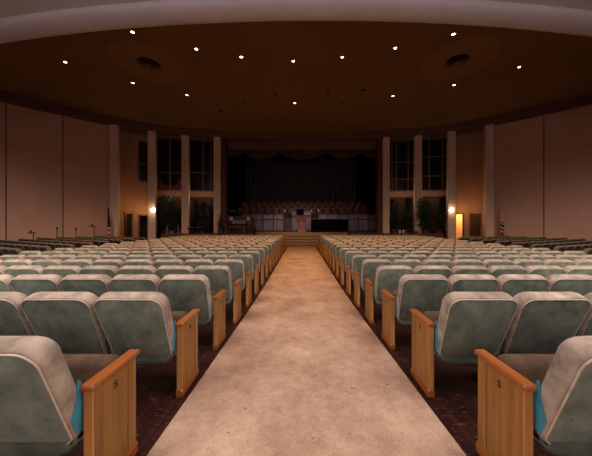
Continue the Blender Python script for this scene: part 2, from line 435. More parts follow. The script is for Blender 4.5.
# frames of the dark openings above the trellis, and the trellis
wn = 0
def bay_point(s, off, back=0):
    p = on((11.1, 18.3), (6.3, 19.0), off); return (s*p[0], p[1]+back)
for s, nm in SIDES:
    for (o0, o1, vert, horiz, side) in (((146, 120, (132,), (5.5,), None) if s < 0 else (146, 120, (141, 128), (5.25, 6.7), None)),
                                        ((113, 87, (99, 91), (5.55,), 89) if s < 0 else (113, 87, (107, 95, 90.5), (5.05, 6.35), None))):
        wn += 1
        mb = MB(); mid = (o0+o1)/2
        a, b = bay_point(s, o0), bay_point(s, o1)
        for z in horiz: wallbox(mb, a, b, z-.035, z+.035, .08)
        for o in vert:
            p = bay_point(s, o+.5); q = bay_point(s, o-.5); wallbox(mb, p, q, 4.1, 8.1, .09)
        wallbox(mb, a, b, 4.08, 4.2, .12); wallbox(mb, a, b, 8.0, 8.12, .12)
        struct('window_%d' % wn, mb, M['mullion'])
        mb = MB(); wallbox(mb, bay_point(s, o0, .12), bay_point(s, o1, .12), 4.1, 8.1, .02)
        struct('window_%d_glass' % wn, mb, M['glass_dark'])
        # diagonal trellis
        mb = MB(); av, bv = Vector(bay_point(s, o0, .06)), Vector(bay_point(s, o1, .06)); Lw = (bv-av).length; t = (bv-av)/Lw
        z0, z1 = .98, 3.72; step = .30
        k = -int((z1-z0)/step)-1
        while k*step < Lw:
            for sg in (1, -1):
                u0 = k*step
                pts = []
                ua, za, ub, zb = (u0, z0, u0+(z1-z0), z1) if sg > 0 else (u0+(z1-z0), z0, u0, z1)
                # clip to [0, Lw]
                def clip(ua, za, ub, zb):
                    if ua > ub: ua, za, ub, zb = ub, zb, ua, za
                    if ub < 0 or ua > Lw: return None
                    if ua < 0: za += (zb-za)*(-ua)/(ub-ua); ua = 0
                    if ub > Lw: zb = za+(zb-za)*(Lw-ua)/(ub-ua); ub = Lw
                    return ua, za, ub, zb
                c = clip(ua, za, ub, zb)
                if c and c[2]-c[0] > .03:
                    p = av+t*c[0]; q = av+t*c[2]
                    mb.tube([(p.x, p.y, c[1]), (q.x, q.y, c[3])], .03, 4)
            k += 1
        wallbox(mb, bay_point(s, o0, .06), bay_point(s, o1, .06), 3.66, 3.74, .06)
        side_word = 'organ' if s < 0 else 'piano'
        which = 'outer' if o0 > 130 else 'inner'
        tag(mb.build('trellis', M['lattice']), 'brown diagonal trellis behind plants in the %s bay beside the %s' % (which, side_word), 'trellis', 'trellises behind the plants')
# black window high in the organ-side niche
A, B, C = NB
mb = MB(); p, q = on(B, C, 162), on(B, C, 151)
wallbox(mb, (-p[0], p[1]-.1), (-q[0], q[1]-.1), 4.75, 7.6, .05); struct('window_5', mb, M['glass_dark'])
mb = MB()
for z in (4.72, 6.0): wallbox(mb, (-p[0], p[1]-.13), (-q[0], q[1]-.13), z-.03, z+.03, .05)
wallbox(mb, (-p[0]-.03, p[1]-.13), (-p[0]+.03, p[1]-.13), 4.7, 7.6, .05); struct('window_5_frame', mb, M['mullion'])
# closed dark door in the organ-side niche
p, q = on(A, B, 177), on(A, B, 170.8)
nrm = Vector((.35, -.15))
mb = MB(); wallbox(mb, (-p[0]+.08, p[1]-.06), (-q[0]+.08, q[1]-.06), 0, 2.36, .06); o = struct('door_3', mb, M['void'])
mb = MB(); wallbox(mb, (-q[0]+.09, q[1]-.08), (-q[0]+.16, q[1]-.05), 0, 2.42, .06); wallbox(mb, (-p[0]+.06, p[1]-.12), (-p[0]+.1, p[1]-.0), 0, 2.42, .08)
h = mb.build('door_frame', M['red_wood'], o)
# notice board and switch, piano side niche
p, q = on(A, B, 179.5), on(A, B, 168.8)
nb = thing('notice_board', 'dark brown framed notice board on the wall right of the lit doorway', 'notice board')
mb = MB(); wallbox(mb, (p[0]-.09, p[1]-.03), (q[0]-.09, q[1]-.03), .86, 2.36, .04); mb.build('panel', M['board'], nb)
mb = MB()
for z in (.84, 2.36): wallbox(mb, (p[0]-.11, p[1]-.04), (q[0]-.11, q[1]-.04), z-.03, z+.03, .05)
for c in (p, q): wallbox(mb, (c[0]-.13, c[1]-.04), (c[0]-.09, c[1]-.03), .84, 2.36, .05)
mb.build('frame', M['red_wood'], nb)
p = on(A, B, 183)
sw = thing('light_switch', 'small pale light switch plate beside the dark notice board', 'switch', (p[0]-.09, p[1]-.04, 1.8), math.atan2(-.38, -.92)+PI/2+PI)
mb = MB(); mb.box(-.05, .05, -.012, .012, -.09, .09, bev=.006); mb.build('plate', M['white'], sw)
mb = MB(); mb.box(-.012, .012, -.03, -.008, -.02, .02); mb.build('toggle', M['white'], sw)
# lit doorway door leaf (open, seen edge on)
A, B, C = NB

# ------------------------------------------------------------------ stage
ZS = .98
front = [(-10.6, 16.0), (-8.2, 16.55), (-6.4, 16.95), (-3.45, 17.25)]
poly = [(-10.6, 18.25), (-9.65, 16.75), (-9.3, 16.2), (-8.2, 16.5), (-6.4, 16.95), (-3.45, 17.2), (-3.45, 18.3), (3.45, 18.3), (3.45, 17.2), (6.4, 16.95), (8.2, 16.5), (9.3, 16.2), (9.65, 16.75), (10.6, 18.25), (8.4, 19.2), (8.4, 25), (-8.4, 25), (-8.4, 19.2)]
mb = MB(); mb.prism(poly, 0, ZS-.0); struct('floor_stage', mb, M['red_wood'])
mb = MB(); mb.prism([(-3.45, 18.05), (3.45, 18.05), (3.45, 18.32), (-3.45, 18.32)], 0, ZS+.0); 
st = thing('stage_steps', 'gold carpeted steps rising from the aisle to the stage', 'steps')
for k in range(4):
    m2 = MB(); y0 = 17.0+.33*k; zt = ZS/5*(k+1)
    m2.box(-3.44, 3.44, y0, y0+.36 if k < 3 else 18.3, ZS/5*k+.001, zt, bev=.012); m2.build('tread', M['step_carpet'], st)
    m3 = MB(); m3.box(-3.44, 3.44, y0-.015, y0, zt-.075, zt-.045); m3.build('nosing', M['nosing'], st)
m2 = MB(); m2.box(-3.44, 3.44, 18.27, 19.2, ZS*.8+.001, ZS+.012, bev=.01); m2.build('tread', M['step_carpet'], st)
# proscenium jambs, header, stage house
for s, nm in SIDES:
    mb = MB(); mb.box(min(s*5.52, s*5.85), max(s*5.52, s*5.85), 17.75, 18.3, ZS, 7.9); struct('trim_jamb_'+nm, mb, M['red_wood'])
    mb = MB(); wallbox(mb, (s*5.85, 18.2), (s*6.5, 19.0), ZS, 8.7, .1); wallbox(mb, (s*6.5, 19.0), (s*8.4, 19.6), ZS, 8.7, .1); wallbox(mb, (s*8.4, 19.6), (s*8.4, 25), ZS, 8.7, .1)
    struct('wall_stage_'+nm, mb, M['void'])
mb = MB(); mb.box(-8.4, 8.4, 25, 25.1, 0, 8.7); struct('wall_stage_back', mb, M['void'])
mb = MB(); mb.box(-5.85, 5.85, 18.35, 18.5, 7.2, 8.7); struct('trim_header', mb, M['cornice'])
# back curtain
def wave(x0, x1, y, z0, z1, amp, per, step, zfun=None):
    n = int((x1-x0)/step); top = []; bot = []
    for i in range(n+1):
        x = x0+(x1-x0)*i/n
        yy = y+amp*math.sin(2*PI*x/per)+amp*.4*math.sin(2*PI*x/(per*2.7)+1)
        top.append((x, yy, z1)); bot.append((x, yy, zfun(x) if zfun else z0))
    return [top, bot]
mb = MB(); mb.grid(wave(-8.2, 8.2, 24.4, ZS, 8.0, .10, .42, .05))
tag(mb.build('stage_curtain', M['curtain'], None, True), 'black pleated curtain hanging across the back of the stage', 'curtain')
for s in (-1, 1):
    mb = MB(); mb.grid(wave(min(s*5.4, s*8.2), max(s*5.4, s*8.2), 23.9, ZS+1.6, 7.9, .07, .3, .04))
    tag(mb.build('side_curtain', M['black'], None, True), 'black side curtain hanging beside the choir chairs on the %s side' % ('organ' if s < 0 else 'piano'), 'curtain', 'side curtains of the stage')
pk = [(-6.2, 0), (-4.4, 1), (-1.74, 1), (1.97, 1), (4.48, 1), (6.2, 0)]
def val_z(x):
    for (a, _), (b, _) in zip(pk, pk[1:]):
        if a <= x <= b:
            t = (x-a)/(b-a)
            if a < -6: t = .5+t*.5
            if b > 6: t = t*.5
            return EYE+5.47-.56*math.sin(PI*t)**.8
    return EYE+5.2
mb = MB(); mb.grid(wave(-5.9, 5.9, 18.85, 0, 8.0, .03, .25, .05, val_z))
vo = mb.build('valance', M['valance'], None, True)
tag(vo, 'dark brown scalloped valance across the top of the stage opening', 'valance')
mb = MB(); mb.tube([(-5.9+i*.1, 18.79, val_z(-5.9+i*.1)+.02) for i in range(119)], .03, 6); mb.build('fringe', M['cornice'], vo)

# choir rail panels
YR = 20.4
def rail(x0px, x1px, label, n, top=2.46, y=YR):
    x0, x1 = (x0px-VX)/F*y, (x1px-VX)/F*y
    r = thing('choir_rail', label, 'choir rail', ((x0+x1)/2, y, ZS), 0, 'panelled rails before the choir seats')
    w = x1-x0; mb = MB()
    mb.box(-w/2, w/2, -.05, .08, 0, .12, bev=.01); mb.box(-w/2, w/2, -.05, .08, top-ZS-.50, top-ZS-.42, bev=.01)
    mb.box(-w/2, w/2, .04, .08, .1, top-ZS-.02)
    for i in range(n+1):
        x = -w/2+w*i/n; mb.box(max(x-.04, -w/2), min(x+.04, w/2), -.04, .06, .1, top-ZS-.05)
    mb.build('frame', M['rail_frame'], r)
    for i in range(n):
        a = -w/2+w*i/n+.045; b = -w/2+w*(i+1)/n-.045
        mb = MB(); mb.box(a, b, 0, .035, .125, top-ZS-.505, bev=.012); mb.box(a, b, 0, .035, top-ZS-.415, top-ZS-.06, bev=.012)
        mb.build('panel', M['rail_wood_sheen'], r)
    mb = MB(); mb.box(-w/2-.03, w/2+.03, -.09, .14, top-ZS-.05, top-ZS, bev=.015); mb.build('rail_cap', M['rail_frame'], r)
rail(241, 283.5, 'dark panelled choir rail behind the organ console', 4)
rail(291, 311, 'narrow tall panelled rail directly behind the lectern', 2, 2.75, 20.0)
rail(317, 378.5, 'long dark panelled choir rail behind the covered piano', 6)
for i, px in enumerate((284.5, 310.5, 317.8)):
    x, y, z = at(px, 19.9, 211)
    r = thing('stair_post', 'slim post with white top %s' % ('at the end of the choir rail beside the organ', 'on the piano side of the rail behind the lectern', 'at the end of the choir rail behind the piano')[i], 'post', (x, 19.85, ZS), 0, 'posts with white tops by the choir steps')
    mb = MB(); mb.lathe([(.05, 0), (.05, .04), (.022, .06), (.022, z-ZS-.06)], 10); mb.build('pole', M['rail_frame'], r)
    mb = MB(); mb.lathe([(.01, z-ZS-.06), (.05, z-ZS-.02), (.055, z-ZS+.03), (.02, z-ZS+.08)], 10); mb.build('finial', M['white'], r, True)
# choir steps in the two gaps
for (a, b, w) in ((283.5, 291, 'organ'), (311, 317, 'piano')):
    x0, x1 = (a-VX)/F*YR, (b-VX)/F*YR
    r = thing('choir_steps', 'red wooden steps through the choir rail on the %s side of the lectern' % w, 'steps', ((x0+x1)/2, YR, ZS), 0, 'steps between the choir rails')
    for k in range(4):
        mb = MB(); mb.box(-(x1-x0)/2+.02, (x1-x0)/2-.02, .12+.2*k, .32+.2*k, 0.001, .2*(k+1), bev=.01); mb.build('step', M['red_wood'], r)
# choir platforms
mb = MB()
for k in range(3): mb.box(-6.4, 6.4, 21.3+.85*k, 21.3+.85*(k+1) if k < 2 else 24.1, ZS, ZS+1.12+.36*k)
struct('floor_choir', mb, M['red_wood'])
# choir seats face the hall
def choir_proto():
    r = thing('choir_chair', 'x', 'choir chair', (0, 0, 0), 0)
    mb = MB()
    ls = []
    for z, w, y in ((.42, .46, .30), (.55, .50, .33), (.80, .52, .37), (.92, .50, .39), (.97, .42, .40)):
        ls.append([(-w/2, y, z), (-w/2+.04, y-.03, z), (w/2-.04, y-.03, z), (w/2, y, z), (w/2-.03, y+.07, z), (-w/2+.03, y+.07, z)])
    mb.loops(ls); mb.build('backrest', M['choir_seat'], r, True)
    mb = MB(); mb.box(-.24, .24, -.12, .32, .40, .48, bev=.03); mb.build('seat', M['choir_seat'], r, True)
    for sx in (-1, 1):
        mb = MB(); mb.box(sx*.275-.022, sx*.275+.022, -.02, .34, .58, .63, bev=.012); mb.build('armrest', M['red_wood'], r)
        mb = MB(); mb.box(sx*.275-.02, sx*.275+.02, .06, .30, 0, .58, bev=.008); mb.build('leg', M['red_wood'], r)
    return r
cp = choir_proto(); first = True
ordn = ['first', 'second', 'third', 'fourth', 'fifth', 'sixth', 'seventh', 'eighth', 'ninth', 'tenth', 'eleventh', 'twelfth', 'thirteenth', 'fourteenth', 'fifteenth', 'sixteenth', 'seventeenth', 'eighteenth', 'nineteenth', 'twentieth', 'twenty-first', 'twenty-second']
for k in range(3):
    y = 21.55+.85*k; z = ZS+1.12+.36*k; n = 18
    for i in range(n):
        x = (i-(n-1)/2)*.66+(.33 if k == 1 else 0)
        if x > 5.95: continue
        lab = 'red-brown choir chair, %s from the organ side in the %s row above the rail' % (ordn[i], ('lowest', 'middle', 'top')[k])
        if first: cp.location = (x, y, z); cp['label'] = lab; cp['group'] = 'choir chairs on the stage'; first = False
        else: dup(cp, (x, y, z), 0, lab, 'choir chairs on the stage')

# lectern
x, y, _ = at(301.3, 18.75)
r = thing('lectern', 'reddish wooden lectern with slanted top standing at centre stage', 'lectern', (x, y, ZS+.012))
mb = MB(); mb.box(-.36, .36, -.28, .28, 0, .09, bev=.015); mb.build('base', M['cherry'], r)
mb = MB(); mb.loops([[(-a, -b, z), (a, -b, z), (a, b, z), (-a, b, z)] for z, a, b in ((.09, .25, .2), (.82, .23, .19), (.86, .30, .24), (1.08, .33, .27))]); mb.build('pedestal', M['cherry'], r)
for sx in (-1, 1):
    mb = MB(); mb.lathe([(.045, .09), (.045, .14), (.025, .17), (.025, .72), (.045, .76), (.045, .82)], 10, (sx*.28, -.22, 0)); mb.build('post', M['white'] if 0 else M['mullion'], r, True)
mb = MB(); mb.loops([[(-.40, -.30, 1.08), (.40, -.30, 1.08), (.40, .30, 1.08), (-.40, .30, 1.08)], [(-.42, -.32, 1.20), (.42, -.32, 1.20), (.42, .30, 1.12), (-.42, .30, 1.12)]]); mb.build('reading_top', M['cherry'], r)
# monitor on a pole behind the lectern
x, y, _ = at(299.5, 19.3)
r = thing('monitor_stand', 'black flat screen on a floor stand just behind the lectern', 'monitor', (x, y, ZS))
mb = MB(); mb.lathe([(.28, 0), (.28, .03), (.03, .05)], 16); mb.build('base', M['iron'], r)
mb = MB(); mb.lathe([(.025, .04), (.025, 1.75)], 10); mb.build('pole', M['iron'], r)
mb = MB(); mb.box(-.30, .30, -.06, 0, 1.36, 1.80, bev=.02); mb.build('screen', M['black'], r)
mb = MB(); mb.tube([(-.78, -.02, 1.80), (0, -.02, 1.78), (.78, -.02, 1.80)], .014, 6); mb.build('crossbar', M['iron'], r)

# grand piano under a black cover
x0, x1 = (311-VX)/F*18.7, (348.5-VX)/F*18.7
r = thing('grand_piano', 'grand piano hidden under a plain black cover on the stage beside the lectern', 'piano', ((x0+x1)/2, 19.2, ZS))
w = (x1-x0)/2
out = [(-w, -.70), (w-.55, -.70), (w-.22, -.62), (w-.04, -.35), (w, -.05), (w-.1, .25), (w-.5, .42), (.1, .48), (-.35, .72), (-w+.1, .78), (-w, .7)]
ls = []
for z, k in ((.10, 1.0), (.16, 1.0), (.55, .995), (.90, .99), (.97, .975), (.99, .93)):
    l = []
    for i, (a, b) in enumerate(out):
        l.append((a*k, b*k+.012*math.sin(i*3+z*5), z))
    ls.append(l)
mb = MB(); mb.loops(ls); mb.build('cover', M['black'], r, True)
for lx, ly in ((-w+.2, -.45), (-w+.2, .5), (w-.45, -.1)):
    mb = MB(); mb.lathe([(.07, .12), (.05, .2), (.05, .08), (.03, .05), (.045, .0)][::-1], 10, (lx, ly, 0)); mb.build('leg', M['iron'], r)

# organ console
x, y, _ = at(238.5, 18.9)
r = thing('organ_console', 'dark wooden organ console with white keyboards on the stage', 'organ', (x, y, ZS))
mb = MB(); mb.box(-.85, .85, .30, .75, 0, 1.25, bev=.02)
mb.build('case', M['red_wood'], r)
for sx in (-1, 1):
    mb = MB(); pts = [(-.35, .62), (.32, .62), (.32, 1.32), (.02, 1.25), (-.2, .98), (-.36, .74)]
    mb.loops([[(sx*.82, a, b) for a, b in pts], [(sx*.90, a, b) for a, b in pts]]); mb.build('cheek', M['cherry'], r)
    mb = MB(); mb.box(sx*.82-.05, sx*.82+.05, -.3, -.2, 0, .62, bev=.01); mb.build('leg', M['red_wood'], r)
    mb = MB(); mb.box(min(sx*.55, sx*.80), max(sx*.55, sx*.80), .24, .27, .92, 1.2); mb.build('stop_jamb', M['white'], r)
for k in range(3):
    mb = MB(); mb.box(-.5, .5, -.28+.17*k, -.12+.17*k, .70+.085*k, .73+.085*k, bev=.006); kb = mb.build('keyboard', M['white'], r)
mb = MB(); mb.box(-.82, .82, -.34, .3, .60, .68, bev=.01); mb.build('key_bed', M['red_wood'], r)
mb = MB(); mb.box(-.52, .52, .22, .25, 1.0, 1.30, Matrix.Rotation(-.15, 4, 'X')); mb.build('music_rack', M['red_wood'], r)
mb = MB(); mb.box(-.30, .28, .17, .19, 1.03, 1.24, Matrix.Rotation(-.15, 4, 'X')); mb.build('sheet_music', M['white'], r)
mb = MB()
for i in range(20): mb.box(-.62+i*.065, -.59+i*.065, -.35, .28, .06, .1)
mb.build('pedalboard', M['mullion'], r)
r = thing('organ_bench', 'low wooden bench in front of the organ console keyboards', 'bench', (x, y-.72, ZS))
mb = MB(); mb.box(-.6, .6, -.16, .16, .44, .50, bev=.02); mb.build('seat', M['mullion'], r)
for sx in (-1, 1):
    mb = MB(); mb.loops([[(sx*.55-.03+sx*k, -.14, z), (sx*.55+.03+sx*k, -.14, z), (sx*.55+.03+sx*k, .14, z), (sx*.55-.03+sx*k, .14, z)] for z, k in ((0, .06), (.44, -.06))]); mb.build('leg', M['mullion'], r)
# small stage equipment
def speaker(px, d, w, h, dp, label, m='grey', z=ZS):
    x, y, _ = at(px, d)
    r = thing('speaker_box', label, 'speaker', (x, y, z))
    mb = MB(); mb.box(-w/2, w/2, -dp/2, dp/2, 0, h, bev=.02); mb.build('cabinet', M[m], r)
    mb = MB(); mb.box(-w/2+.03, w/2-.03, -dp/2-.012, -dp/2+.01, .05, h-.05, bev=.008); mb.build('grille', M['iron'], r)
speaker(223.6, 17.45, .32, .58, .3, 'small grey speaker box on the stage left of the organ console')
speaker(252.3, 18.3, .32, .38, .3, 'small black speaker box on the stage right of the organ console', 'black')
x, y, z = at(233, 20.0, 207)
r = thing('equipment_desk', 'black mixing desk behind the organ console near the curtain', 'equipment', (x, 20.0, ZS))
mb = MB(); mb.box(-.30, .30, -.2, .2, 1.55, 2.0, bev=.02); mb.box(-.35, .35, -.22, .22, 1.45, 1.55); mb.build('console', M['black'], r)
for sx in (-1, 1):
    mb = MB(); mb.box(sx*.3-.03, sx*.3+.03, -.2, .2, 0, 1.46); mb.build('leg', M['iron'], r)
for i in range(2):
    mb = MB(); mb.box(-.26+.3*i, -.06+.3*i, -.235, -.2, 1.62-.0*i, 1.74); mb.build('display', M['grey'], r)
for i, (px, lab) in enumerate(((399, 'white paper cup nearer the column at the planted stage edge'), (402.6, 'white paper cup farther from the column at the planted stage edge'))):
    x, y, _ = at(px, 17.08)
    r = thing('paper_cup', lab, 'cup', (x, y, ZS), 0, 'white cups on the stage edge')
    mb = MB(); mb.lathe([(.055, 0), (.075, .2)], 12); mb.build('cup', M['white'], r, True)
    mb = MB(); mb.lathe([(.08, .195), (.08, .215), (.07, .23)], 12); mb.build('lid', M['white'], r, True)
x, y, _ = at(415.5, 16.85)
r = thing('red_bowl', 'small red bowl on the stage edge among the plants', 'bowl', (x, y, ZS))
M['red'] = mat('red', lin(.3, .03, .02), None, .5)
mb = MB(); mb.lathe([(.06, 0), (.07, .02), (.15, .10), (.17, .16), (.155, .16), (.13, .1), (.02, .04)], 16); mb.build('bowl', M['red'], r, True)
# synthesiser and stands left, by the organ-side column
x, y, _ = at(195.5, 17.0)
r = thing('keyboard_on_stand', 'black electronic keyboard on a low stand beside the potted plants', 'keyboard', (x, y, ZS-.0), .1)
mb = MB(); mb.box(-.55, .55, -.15, .15, .30, .40, bev=.02); mb.build('body', M['black'], r)
mb = MB(); mb.box(-.42, .42, -.165, -.06, .385, .41, bev=.004); mb.build('keys', M['grey'], r)
for sx in (-1, 1):
    mb = MB(); mb.tube([(sx*.4, -.15, 0.01), (sx*.15, .12, .31)], .02, 6); mb.tube([(sx*.15, -.15, 0.01), (sx*.4, .12, .31)], .02, 6); mb.build('leg', M['iron'], r)
for i, (px, lab) in enumerate(((166.5, 'short grey stanchion standing under the big tree by the lit lamp'), (177.5, 'short grey stanchion between the big tree and the next column'))):
    x, y, _ = at(px, 16.66)
    r = thing('stanchion', lab, 'stanchion', (x, y, ZS), 0, 'short grey stanchions by the tree')
    mb = MB(); mb.lathe([(.14, 0), (.14, .02), (.03, .05)], 14); mb.build('base', M['grey'], r)
    mb = MB(); mb.lathe([(.03, .04), (.03, .50), (.045, .52), (.02, .56)], 10); mb.build('post', M['grey'], r)
x, y, _ = at(171, 16.6)
r = thing('watering_can', 'small white watering can below the big potted tree', 'watering can', (x, y, ZS))
mb = MB(); mb.lathe([(.09, 0), (.1, .03), (.09, .16), (.05, .18)], 12); mb.build('body', M['grey'], r, True)
mb = MB(); mb.tube([(.08, 0, .05), (.16, 0, .1), (.24, 0, .2)], [.025, .02, .015], 8); mb.build('spout', M['grey'], r, True)
mb = MB(); mb.tube([(-.08, 0, .04), (-.16, 0, .09), (-.14, 0, .18), (-.03, 0, .22)], .012, 6); mb.build('handle', M['grey'], r, True)

# ------------------------------------------------------------------ plants
def leaf(mb, p, d, L, w, droop=.3):
    d = Vector(d).normalized(); up = Vector((0, 0, 1)); a = d.cross(up)
    a = a.normalized() if a.length > .01 else Vector((1, 0, 0))
    p = Vector(p); m = p+d*L*.5; e = p+d*L-up*droop*L
    mb.add([tuple(p), tuple(m+a*w*.5), tuple(e), tuple(m-a*w*.5)], [(0, 1, 2, 3)])
def rdir(zb=0):
    a = random.uniform(0, 2*PI); return Vector((math.cos(a), math.sin(a), random.uniform(-.4, .6)+zb))
def bush(px, d, h, w, label, n=300, L=.22, m='leaf', z=ZS, pot=True, name='potted_shrub', cat='plant', sparse=0, group=None):
    x, y, _ = at(px, d)
    r = thing(name, label, cat, (x, y, z), 0, group)
    if pot:
        mb = MB(); mb.lathe([(.15, 0), (.21, .28), (.23, .3), (.2, .3), (.18, .26)], 14); mb.build('pot', M['pot'], r, True)
    st = MB(); fo = MB(); tips = []
    for i in range(9):
        a = random.uniform(0, 2*PI); q = random.uniform(.2, 1)
        top = Vector((math.cos(a)*w*.5*q, math.sin(a)*min(w*.3, .35)*q, h*random.uniform(.6, .97)))
        pts = [Vector((0, 0, .2)), Vector((top.x*.25, top.y*.25, top.z*.4)), Vector((top.x*.6, top.y*.6, top.z*.75)), top]
        st.tube([tuple(p) for p in pts], [.02, .016, .012, .006], 5); tips.append(pts)
    for i in range(int(n*1.5)):
        pts = random.choice(tips); t = random.uniform(.55, 2.999); k = int(t); f = t-k
        p = pts[k].lerp(pts[k+1], f)+Vector((random.gauss(0, w*.10), random.gauss(0, .08), random.gauss(0, .10)))
        p.z = max(p.z, .1)
        leaf(fo, p, rdir(), L*random.uniform(.6, 1.2), L*.42)
    st.build('stem', M['stem'], r, True); fo.build('foliage', M[m], r)
    return r
def ivy(px, d, z0, z1, w, label, n=170, s=1):
    x, y, _ = at(px, d)
    r = thing('climbing_ivy', label, 'ivy', (x, y, z0), 0, 'ivy climbing the trellises')
    st = MB(); fo = MB(); vines = []
    for i in range(3):
        x0 = random.uniform(-w*.3, w*.3); pts = [(x0, .03, 0)]
        for k in range(1, 9): pts.append((x0+random.gauss(0, w*.25), .03, (z1-z0)*k/8))
        st.tube(pts, .012, 5); vines.append(pts)
    for i in range(n):
        v = random.choice(vines); t = random.uniform(0, 7.99); k = int(t)
        p = Vector(v[k]).lerp(Vector(v[k+1]), t-k)+Vector((random.gauss(0, w*.22), random.uniform(-.14, -.02), random.gauss(0, .06)))
        p.z = max(.03, p.z)
        leaf(fo, p, Vector((random.uniform(-1, 1), -.7, random.uniform(-1, .2))), random.uniform(.10, .2), .13, .1)
    st.build('vine', M['stem'], r); fo.build('foliage', M['leaf_dark'], r)
bush(167, 16.9, 2.75, 1.5, 'tall bushy potted tree beside the lit lamp on the organ side', 620, .26, name='potted_tree', cat='tree')
bush(179, 17.2, 1.5, .7, 'dark leafy shrub between the bushy tree and the next column', 200, .2, 'leaf_dark')
bush(201, 17.45, 1.9, .95, 'feathery potted shrub on the organ side beyond the second column', 300, .22)
bush(219.5, 17.05, 1.35, .55, 'small leafy plant in front of the column next to the organ', 110, .2)
bush(394, 17.2, 1.5, .8, 'low dark shrub on the piano side next to the stage column', 240, .2, 'leaf_dark')
bush(405, 17.15, 1.35, .8, 'round dark shrub below the double ivy on the piano side', 240, .2, 'leaf_dark')
bush(425, 16.7, 2.5, 1.35, 'tall palm-like potted tree on the piano side between two columns', 480, .3, name='potted_tree', cat='tree')
bush(438, 16.6, 1.7, .8, 'dark shrub beside the column holding the lamp near the lit doorway', 300, .2, 'leaf_dark')
for px, lab, z1, w in ((161, 'ivy strand on the trellis nearest the lit lamp, organ side', 3.2, .5), (181, 'ivy strand on the trellis behind the bushy tree, organ side', 2.8, .35),
                       (195, 'ivy strand beside the second column on the organ side trellis', 3.55, .4), (204, 'ivy strand in the middle of the inner organ side trellis', 3.3, .4), (211, 'ivy strand next to the stage column on the organ side', 3.1, .35),
                       (393, 'ivy strand next to the stage column on the piano side', 3.5, .4), (406, 'dense ivy strand left of the second piano side column', 3.65, .4),
                       (424, 'ivy strand behind the palm-like tree, piano side', 3.3, .5), (442, 'dense ivy strand beside the lamp column, piano side', 3.65, .42)):
    off = abs(px-VX); s = -1 if px < VX else 1
    d = on((11.1, 18.3), (6.3, 19.0), off)[1]-.03
    ivy(px, d, ZS, z1, w, lab, 480 if 'dense' in lab else 300)
# red organ grille swag in the outer organ-side bay
a, b = Vector(bay_point(-1, 143, -.0)), Vector(bay_point(-1, 121, -.0))
r = thing('organ_grille', 'red slatted organ grille with a curved top above the trellis', 'organ grille')
M['grille_red'] = mat('grille_red', lin(.12, .022, .014), lin(.2, .045, .025), .6)
n = 16
for i in range(n):
    t = (i+.5)/n; p = a.lerp(b, t); ztop = 4.35+.65*(2*t-1)**2+.12
    mb = MB(); mb.lathe([(.035, 4.2), (.045, 4.3), (.045, ztop)], 8, (p.x, p.y+.0, 0)); mb.build('pipe', M['grille_red'], r, True)

# ------------------------------------------------------------------ flags, microphone stands, sconces
fl_us = flag_mat('flag_stripes', [(0, lin(.25, .02, .02))]+[(.72+i*.13, (lin(.55, .5, .45) if i % 2 else lin(.28, .02, .025))) for i in range(6)]+[(1.5, lin(.012, .016, .05)), (2.45, lin(.02, .02, .05))])
fl_tx = flag_mat('flag_white', [(0, lin(.30, .02, .025)), (1.0, lin(.30, .02, .025)), (1.22, lin(.5, .42, .38)), (1.30, lin(.02, .018, .03)), (1.42, lin(.5, .42, .38)), (1.50, lin(.02, .018, .03)), (1.66, lin(.45, .34, .27)), (1.74, lin(.02, .018, .03)), (1.80, lin(.42, .30, .23))])
def flag(px, d, ztop, lab, m, lean):
    x, y, _ = at(px, d)
    r = thing('flag', lab, 'flag', (x, y, 0))
    mb = MB(); mb.lathe([(.16, 0), (.16, .03), (.06, .10), (.03, .14)], 16); mb.build('base', M['brass'], r, True)
    mb = MB(); mb.lathe([(.014, .1), (.014, ztop-.12)], 10); mb.build('pole', M['mullion'], r)
    mb = MB(); mb.lathe([(.012, ztop-.12), (.04, ztop-.08), (.02, ztop-.04), (.004, ztop+.06)], 10); mb.build('finial', M['brass'], r, True)
    ls = []
    for i in range(13):
        z = ztop-.18-(ztop-.75)*i/12; w = .07+.11*min(1, i/5); l = []
        for k in range(15):
            u = k/14
            l.append((.015+lean*w*u*1.35, .05*math.sin(u*4*PI+i*.12)*(.4+.6*min(1, i/4)), z+.02*math.sin(u*3*PI)))
        ls.append(l)
    mb = MB(); mb.grid(ls); o = mb.build('cloth', m, r, True)
    o.modifiers.new('thick', 'SOLIDIFY').thickness = .006
flag(106.6, 14.5, 2.78, 'drooping American flag on a pole against the wall beside the column', fl_us, .6)
flag(499, 14.5, 2.72, 'drooping white flag with dark and red folds by the piano-side column', fl_tx, 1)
def mic(px, d, ztop, lab, boom):
    x, y, _ = at(px, d)
    r = thing('microphone_stand', lab, 'microphone stand', (x, y, 0), 0, 'stands along the organ-side wall')
    mb = MB()
    for a in (.3, .3+2*PI/3, .3+4*PI/3): mb.tube([(0, 0, .12), (math.cos(a)*.28, math.sin(a)*.28, .012)], .012, 6)
    mb.build('tripod', M['iron'], r)
    mb = MB(); mb.lathe([(.018, .1), (.018, ztop)], 8); mb.build('pole', M['iron'], r)
    if boom:
        mb = MB(); mb.tube([(-.26, 0, ztop+.0), (.12, 0, ztop+.02)], .022, 6); mb.build('boom', M['iron'], r)
    mb = MB(); mb.lathe([(.015, ztop-.02), (.035, ztop+.02), (.045, ztop+.10), (.02, ztop+.14)], 10, (-.12 if boom else 0, 0, 0)); mb.build('microphone', M['iron'], r, True)
mic(32.3, 11.6, 1.22, 'black microphone stand with a crossbar, farthest from the American flag', True)
mic(56, 12.5, 1.36, 'black straight microphone stand, second from the crossbar stand along the wall', False)
mic(75, 13.0, 1.34, 'thin black microphone stand, second from the American flag', False)
mic(93.2, 13.9, 1.50, 'tallest black microphone stand, next to the American flag', True)
